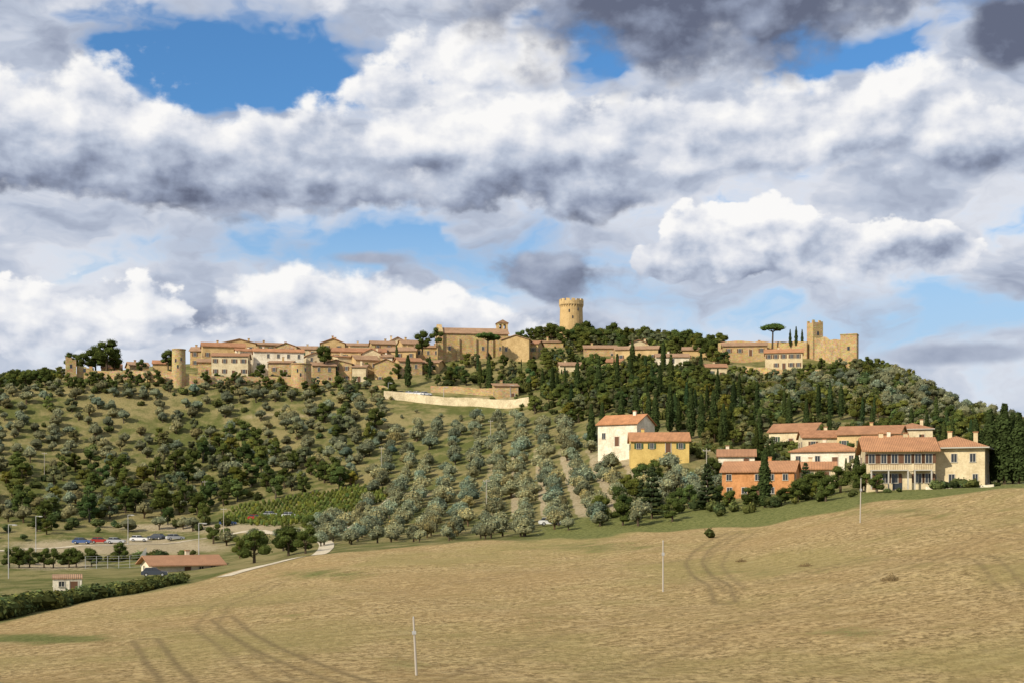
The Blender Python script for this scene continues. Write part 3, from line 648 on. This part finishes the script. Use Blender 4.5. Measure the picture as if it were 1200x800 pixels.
def tree(name,kind,px,r,h,yb=None,wm=1.):
    ti=random.randrange(len(TPL[kind])); key=(kind,ti)
    if key not in MESHC:
        tp=TPL[kind][ti]; V=tp.q.reshape(-1,3); me=quads_mesh(name,V,np.arange(len(V)).reshape(-1,4)); a_=me.attributes.new('col','FLOAT_COLOR','FACE')
        a_.data.foreach_set('color',np.concatenate([np.clip(tp.c,0,1),np.ones((len(tp.c),1))],1).astype(np.float32).ravel()); me.materials.append(FOL); MESHC[key]=me
    x,y=pos(px,r); z=float(height(x,y)) if yb is None else (600-yb)/F*y
    o=bpy.data.objects.new(name,MESHC[key]); s=h/NOM[kind]; o.scale=(s*wm,s*wm,s); o.location=(x,y,z); o.rotation_euler=(0,0,random.uniform(0,6)); scn.collection.objects.link(o)
for px,r,h in [(1143,262,11),(1160,252,12.5),(1170,256,11.5),(1177,246,13.2),(1187,250,11.8),(1194,242,11.5),(1205,246,12.5),(1218,250,12),(896,240,9.6),(478,488,11),(1150,270,9)]:
    tree('cypress_tree','bcyp',px,r,h,wm=1.25)
for px,r,h in [(693,352,12),(706,358,11),(728,362,11.5),(745,366,12),(760,364,10),(768,352,11.5),(785,358,12),(810,350,12.5),(822,348,11),(836,350,12),(848,342,10),(945,346,9),(972,335,7),(1022,330,8),(905,300,6.5),(1004,262,6.5),(925,352,9),(890,330,9),(1100,300,7),(1068,340,8)]:
    tree('cypress_tree','bcyp',px,r,h)
for px,r,h in [(764,244,9.3),(829,250,8.5),(944,246,6.5),(752,262,6)]: tree('fir_tree','con',px,r,h)
for px,r,h,yb in [(125,505,11.5,433),(97,508,7,434),(84,512,7,434),(112,512,9,434),(134,510,8,434),(197,503,7,431),(165,500,5,436),(53,500,6,450),(30,500,6,453),(14,498,6,457),(305,492,5.5,443),(332,492,4.5,447),(398,484,6,458),(822,500,8,418),(975,440,6,None),(1018,465,5,None),(380,500,8,428),(495,515,8,412),(512,515,7,405),(455,487,5,455),(240,488,4,447),(275,488,4.5,449),(150,495,4,444),(185,490,4,446),(430,486,4.5,455)]:
    tree('broadleaf_tree','bbroad',px,r,h,yb)
for px,r,h in [(298,236,6.0),(338,250,5.5),(358,246,5.),(1010,241,5.0),(985,246,5),(1028,236,3.4),(960,244,5),(935,240,4.6),(788,236,4.2),(730,240,4.5),(880,243,4.2),(1060,262,6),(140,300,4),(250,330,5)]:
    tree('broadleaf_tree','bbroad',px,r,h,None,1.15)
for px in range(8,120,14): tree('orchard_tree','bbroad',px+random.uniform(-3,3),286,4.2)
tree('umbrella_pine','upine',905,504,8.5,407,1.15); tree('umbrella_pine','upine',571,512,8.5,417,1.2)
for px,h in ((926,6),(933,7),(940,6)): tree('small_pine_tree','bcyp',px,504,h,406,.9)
tree('roadside_olive','bolive',748,236,4.2); tree('roadside_olive','bolive',610,238,3.6); tree('roadside_olive','bolive',575,240,3.5)
for px,r,h,w_ in [(869,163,.55,1.7),(945,150,.6,1.5),(1045,130,.8,1.3)]: tree('dry_shrub','dry',px,r,h,None,w_)
tree('field_bush','bush',829,198,1.6)
# ---------------------------------------------------------------- poles, lamps, cars, fence
def pole(px,r,h,lean=0,cross=False,name='wooden_pole'):
    x,y=pos(px,r); z=float(height(x,y)); t=MB(); t.cyl(0,0,-.5,h,.085,.06,8,WOODP)
    if cross: t.box(-.7,.7,-.06,.06,h-.5,h-.38,WOODP); [t.cyl(q,0,h-.38,h-.18,.05,.04,6,METAL) for q in (-.6,0,.6)]
    else: t.cyl(0,0,h,h+.12,.05,.03,6,METAL); t.box(-.13,.13,-.11,-.07,h*.72,h*.78,METAL)
    o=t.obj(name,None,(x,y,z)); o.rotation_euler=(0,math.radians(lean),0)
pole(488,89,3.6,-3); pole(777,138,4.9); pole(1008,185,5.6,1)
for px,r,h in [(262,340,7),(570,300,8),(575,410,7),(447,400,7),(240,400,6),(52,430,7),(828,262,10)]: pole(px,r,h,0,True,'utility_pole')
def lamp(px,r,h):
    x,y=pos(px,r); z=float(height(x,y)); t=MB(); t.cyl(0,0,-.3,h,.09,.06,8,METAL); t.box(0,1.2,-.04,.04,h-.1,h,METAL); t.prism([(.7,h-.22),(1.5,h-.16),(1.5,h-.05),(.7,h-.03)],-.14,.14,METAL,'y'); t.box(.8,1.4,-.1,.1,h-.25,h-.225,FRAME)
    t.obj('street_lamp',None,(x,y,z))
for px,r,h in [(233,262,8),(10,262,9.5),(42,330,8),(150,340,7),(1065,262,6),(455,478,4),(520,474,4),(598,470,4)]: lamp(px,r,h)
def car(px,r,col,yaw=0,yb=None,name='parked_car'):
    x,y=pos(px,r); z=float(height(x,y)) if yb is None else (600-yb)/F*y
    p=mat_plain('car_paint',col,.3,.6); e=empty(name,(x,y,z+.02),math.radians(yaw)); t=MB()
    t.prism([(-2.1,.3),(2.1,.3),(2.15,.62),(1.95,.82),(1.0,.93),(-1.75,.98),(-2.1,.85),(-2.15,.5)],-.85,.85,p,'y'); t.obj('body',e)
    t=MB(); b0=[(-1.85,-.82),(1.1,-.82),(1.1,.82),(-1.85,.82)]; t1=[(-1.45,-.65),(.35,-.65),(.35,.65),(-1.45,.65)]
    t.v+=[(q[0],q[1],.94) for q in b0]+[(q[0],q[1],1.42) for q in t1]
    for q in ((0,1,5,4),(1,2,6,5),(2,3,7,6),(3,0,4,7)): t.f.append(q); t.m.append(t.mi(GLASS))
    t.obj('windows',e); t=MB(); t.box(-1.48,.38,-.67,.67,1.421,1.47,p)
    for xx in (-.5,): t.box(xx-.05,xx+.05,-.76,-.69,.95,1.42,p); t.box(xx-.05,xx+.05,.69,.76,.95,1.42,p)
    t.obj('roof_panel',e)
    t=MB()
    for xx in (-1.3,1.3):
        for yy in (-.86,.66):
            n=14; t.prism([(xx+.33*math.cos(i*2*math.pi/n),.33+.33*math.sin(i*2*math.pi/n)) for i in range(n)],yy,yy+.2,RUB,'y')
            t.prism([(xx+.18*math.cos(i*2*math.pi/n),.33+.18*math.sin(i*2*math.pi/n)) for i in range(n)],yy-.01,yy+.21,METAL,'y')
    t.obj('wheels',e)
    t=MB(); t.box(2.08,2.17,-.75,-.45,.6,.75,FRAME); t.box(2.08,2.17,.45,.75,.6,.75,FRAME); t.obj('headlights',e)
WH=(.75,.75,.75);DK=(.05,.06,.08);RD=(.4,.03,.02);BL=(.05,.1,.25);SV=(.4,.41,.43)
for px,r,c,yw in [(163,352,WH,5),(183,356,DK,160),(117,348,RD,10),(136,345,SV,0),(267,362,BL,15),(300,366,RD,8),(318,368,SV,0),(181,241,DK,12),(340,362,WH,20),(645,258,WH,6),(205,350,SV,30),(96,344,BL,0)]:
    car(px,r,c,yw)
for px,c in ((470,DK),(481,WH),(490,WH),(499,SV)): car(px,477,c,-8)
t=MB(); P=[pos(px,r) for px,r in ((100,282),(165,282),(172,300))]
for (x0,y0),(x1,y1) in zip(P[:-1],P[1:]):
    n=max(2,int(math.hypot(x1-x0,y1-y0)/2)); 
    for i in range(n):
        f=i/n;xx=x0+(x1-x0)*f;yy=y0+(y1-y0)*f;zz=float(height(xx,yy)); xn=x0+(x1-x0)*(i+1)/n; yn=y0+(y1-y0)*(i+1)/n; zn=float(height(xn,yn))
        t.cyl(xx,yy,zz-.2,zz+2.4,.05,.05,6,METAL)
        for hh in (.1,.7,1.3,1.9,2.35): t.poly([(xx,yy,zz+hh),(xn,yn,zn+hh),(xn,yn,zn+hh+.04),(xx,yy,zz+hh+.04)],METAL)
t.obj('court_fence')
def ribbon(name,pts,w,mat):
    P=np.array([pos(p,r) for p,r in pts]); t_=np.linspace(0,1,len(P)); tt=np.linspace(0,1,80); C=np.stack([np.interp(tt,t_,P[:,0]),np.interp(tt,t_,P[:,1])],1)
    for _ in range(10): C[1:-1]=(C[:-2]+2*C[1:-1]+C[2:])/4
    D=np.gradient(C,axis=0); D/=np.linalg.norm(D,axis=1,keepdims=True); Nn=np.stack([-D[:,1],D[:,0]],1); t=MB()
    rows=[C+Nn*w*s for s in (-.5,-.17,.17,.5)]; Zs=[height(q[:,0],q[:,1])+.07 for q in rows]
    for i in range(79):
        for j in range(3):
            t.poly([(*rows[j][i],Zs[j][i]),(*rows[j][i+1],Zs[j][i+1]),(*rows[j+1][i+1],Zs[j+1][i+1]),(*rows[j+1][i],Zs[j+1][i])],mat)
    t.obj(name)
GR=mat_wall('gravel',(.54,.48,.37))
ribbon('gravel_track',[(262,206),(285,210),(320,217),(350,222),(374,232),(382,250),(384,285),(350,320),(300,345),(180,342),(40,338),(-80,335)],2.8,GR)
ribbon('gravel_track',[(380,290),(420,330),(450,352),(470,365)],2.6,GR)
# ---------------------------------------------------------------- world
w=bpy.data.worlds.new("World"); scn.world=w; w.use_nodes=True; nt=w.node_tree; nt.nodes.clear(); b=NB(nt); M=b.M
sun=Vector((-.64,-.60,.60)).normalized()
sky=b.n('ShaderNodeTexSky'); sky.sky_type='NISHITA'; sky.sun_disc=False; sky.sun_elevation=math.asin(sun.z); sky.sun_rotation=math.atan2(sun.x,sun.y)
tc=b.n('ShaderNodeTexCoord').outputs['Generated']; sx=b.n('ShaderNodeSeparateXYZ'); b.put(sx.inputs[0],tc)
az=M('ARCTAN2',sx.outputs[0],sx.outputs[1]); el=M('ARCSINE',sx.outputs[2])
U=M('MULTIPLY_ADD',az,17.1,6.); Vv=M('MULTIPLY_ADD',el,-16.9,6.)
def comb(x,y,z=0.): 
    nd=b.n('ShaderNodeCombineXYZ'); b.put(nd.inputs[0],x);b.put(nd.inputs[1],y);b.put(nd.inputs[2],z); return nd.outputs[0]
base=comb(U,M('MULTIPLY',Vv,1.9))
w1=b.noise(base,.55,4,.55,'2D'); s1=b.n('ShaderNodeSeparateColor'); b.put(s1.inputs[0],w1.outputs['Color'])
def warp(c,k,a1): return M('ADD',c,M('MULTIPLY_ADD',s1.outputs[k],a1,-a1/2))
Uw=warp(U,0,2.2); Vw=warp(Vv,1,1.0)
n0=b.noise(comb(Uw,M('MULTIPLY',Vw,2.2)),.8,5,.5,'2D').outputs[0]
m0=b.noise(comb(U,M('MULTIPLY',Vv,1.4)),1.35,7,.52,'2D').outputs[0]; m1=b.noise(comb(M('ADD',U,-.15),M('MULTIPLY_ADD',Vv,1.4,-.22)),1.35,5,.48,'2D').outputs[0]
mr=M('SUBTRACT',m0,m1)
K=10.
def vs(c,k): 
    nd=b.n('ShaderNodeVectorMath',operation='SCALE'); b.put(nd.inputs[0],c); nd.inputs['Scale'].default_value=k; return nd.outputs[0]
CU=[(0,(.13,.15,.22)),(.25,(.29,.335,.45)),(.5,(.50,.555,.67)),(.75,(.75,.77,.83)),(1.,(.96,.95,.94))]
def cramp(t):
    nd=b.n('ShaderNodeValToRGB'); e_=nd.color_ramp.elements
    e_[0].position=0; e_[0].color=c4(CU[0][1]); e_[1].position=1.; e_[1].color=c4(CU[-1][1])
    for p_,c_ in CU[1:-1]: x=e_.new(p_); x.color=c4(c_)
    b.put(nd.inputs[0],t); return vs(nd.outputs[0],K)
def gauss(x0,y0,sx_,sy_,A_,u=Uw,v=Vw):
    dx=M('MULTIPLY_ADD',u,1/sx_,-x0/sx_); dy=M('MULTIPLY_ADD',v,1/sy_,-y0/sy_)
    q=M('MULTIPLY_ADD',dx,dx,M('MULTIPLY',dy,dy)); return M('MULTIPLY',M('EXPONENT',M('MULTIPLY',q,-1.)),A_)
def total(L,start):
    s=start
    for x in L: s=M('ADD',s,x)
    return s
hue=b.mix(1.,sky.outputs[0],(.55,1.0,1.4,1),'MULTIPLY')
skyb=b.mix(b.ss(Vv,1.6,4.2,0.,.85),hue,(4.5,6.3,8.3,1))
holes=total([gauss(2.7,.9,1.9,.55,1.05),gauss(7.0,.75,.7,.4,.8),gauss(9.9,.8,.9,.3,.8),gauss(11.8,.3,.8,.35,.6),gauss(4.6,2.9,2.8,.4,.62),gauss(11.2,3.8,1.8,.45,.6),gauss(7.5,3.5,1.4,.3,.4)],M('MULTIPLY_ADD',n0,1.4,-.7))
veil=b.ss(holes,.1,.6,1.,0.)
col=b.mix(veil,skyb,cramp(M('MULTIPLY_ADD',n0,1.2,.0)))
def heap(col,lobes,ybot,ytop,edge_=.12,soft=.35,top=.98,bot=.3,nz=1.9,rel=1.2,am=.8,bn=.6):
    ds=None
    for x0,y0,a_,c_ in lobes:
        dx=M('MULTIPLY_ADD',U,1/a_,-x0/a_); dy=M('MULTIPLY_ADD',Vv,1/c_,-y0/c_); q=M('SUBTRACT',1.,M('SQRT',M('MULTIPLY_ADD',dx,dx,M('MULTIPLY',dy,dy))))
        ds=q if ds is None else M('SMOOTH_MAX',ds,q,.25)
    D=M('ADD',ds,M('MULTIPLY_ADD',m0,nz,-nz/2))
    a_=b.ss(D,0.,edge_); vv=M('ADD',Vv,M('MULTIPLY_ADD',n0,bn,-bn/2)); fade=b.ss(vv,ybot-soft,ybot+.1,1.,0.); a_=M('MULTIPLY',a_,fade)
    t=b.ss(vv,ytop,ybot,top,bot); t=M('MULTIPLY_ADD',mr,rel,t); t=M('ADD',t,M('MULTIPLY_ADD',n0,am,-am/2))
    return b.mix(a_,col,cramp(t))
col=heap(col,[(3.9,3.6,1.7,.5),(5.3,3.8,1.3,.4)],4.5,3.0,.35,.4,.98,.55)
col=heap(col,[(.4,3.85,1.0,.45),(1.4,3.65,.85,.45)],4.5,3.1,.16,.4,1.,.5)
col=heap(col,[(.6,1.75,2.4,.8),(3.0,2.0,2.2,.65),(5.4,1.6,1.8,.75),(6.6,1.9,1.3,.7)],2.8,1.0,.3,.45,1.0,.04,1.5,1.1,1.0,.7)
col=heap(col,[(8.6,1.6,2.0,.62),(10.6,1.55,1.6,.7),(11.8,1.9,1.,.5)],2.45,1.0,.35,.4,.92,.38,1.6,1.1,.9,.6)
col=heap(col,[(5.6,.75,1.3,.42),(4.6,1.1,.8,.3)],1.5,.4,.3,.3,.96,.6,1.6)
col=heap(col,[(8.75,2.8,1.0,.5),(9.9,2.95,.9,.38),(11.,3.0,.5,.3),(8.0,3.,.6,.25)],3.4,2.35,.12,.25,1.08,.36,1.5,1.5,.5,.3)
col=heap(col,[(6.6,3.2,.95,.35)],3.8,2.5,.45,.4,.30,.2,1.7,.6,.5)
col=heap(col,[(4.3,3.0,.7,.1)],3.3,2.6,.7,.3,.45,.36,1.2,.4,.3); col=heap(col,[(11.3,4.2,1.3,.15)],4.6,3.6,.6,.3,.42,.36,1.0,.4,.3)
col=heap(col,[(.5,.2,1.4,.32),(3.4,-.1,2.,.38),(5.2,-.05,1.3,.35)],1.0,-.4,.5,.4,.62,.4,1.6,1.,.7)
col=heap(col,[(8.3,-.2,3.2,1.4),(11.9,.75,.6,.5)],1.6,-.6,.45,.5,.06,.08,1.1,.7,.45)
hz=b.ss(Vv,3.8,6.,0.,.5); col=b.mix(hz,col,vs(comb(.60,.70,.82),K))
bg=b.n('ShaderNodeBackground'); b.put(bg.inputs[0],col); bg.inputs[1].default_value=.1
wo=b.n('ShaderNodeOutputWorld'); nt.links.new(bg.outputs[0],wo.inputs[0])
w.cycles.sampling_method='NONE'
sl=bpy.data.lights.new('sun','SUN'); sl.energy=5.0; sl.angle=math.radians(.5); sl.color=(1,.91,.75); so=bpy.data.objects.new('sun',sl); so.rotation_euler=sun.to_track_quat('Z','Y').to_euler(); scn.collection.objects.link(so)
cam=bpy.data.cameras.new('camera'); co=bpy.data.objects.new('camera',cam); scn.collection.objects.link(co); co.rotation_euler=(math.pi/2,0,0); cam.sensor_width=36; cam.lens=F/1200*36; cam.shift_y=200/1200; cam.clip_end=30000; cam.clip_start=.5
scn.camera=co
scn.view_settings.view_transform='Standard'; scn.view_settings.look='None'; scn.view_settings.exposure=0
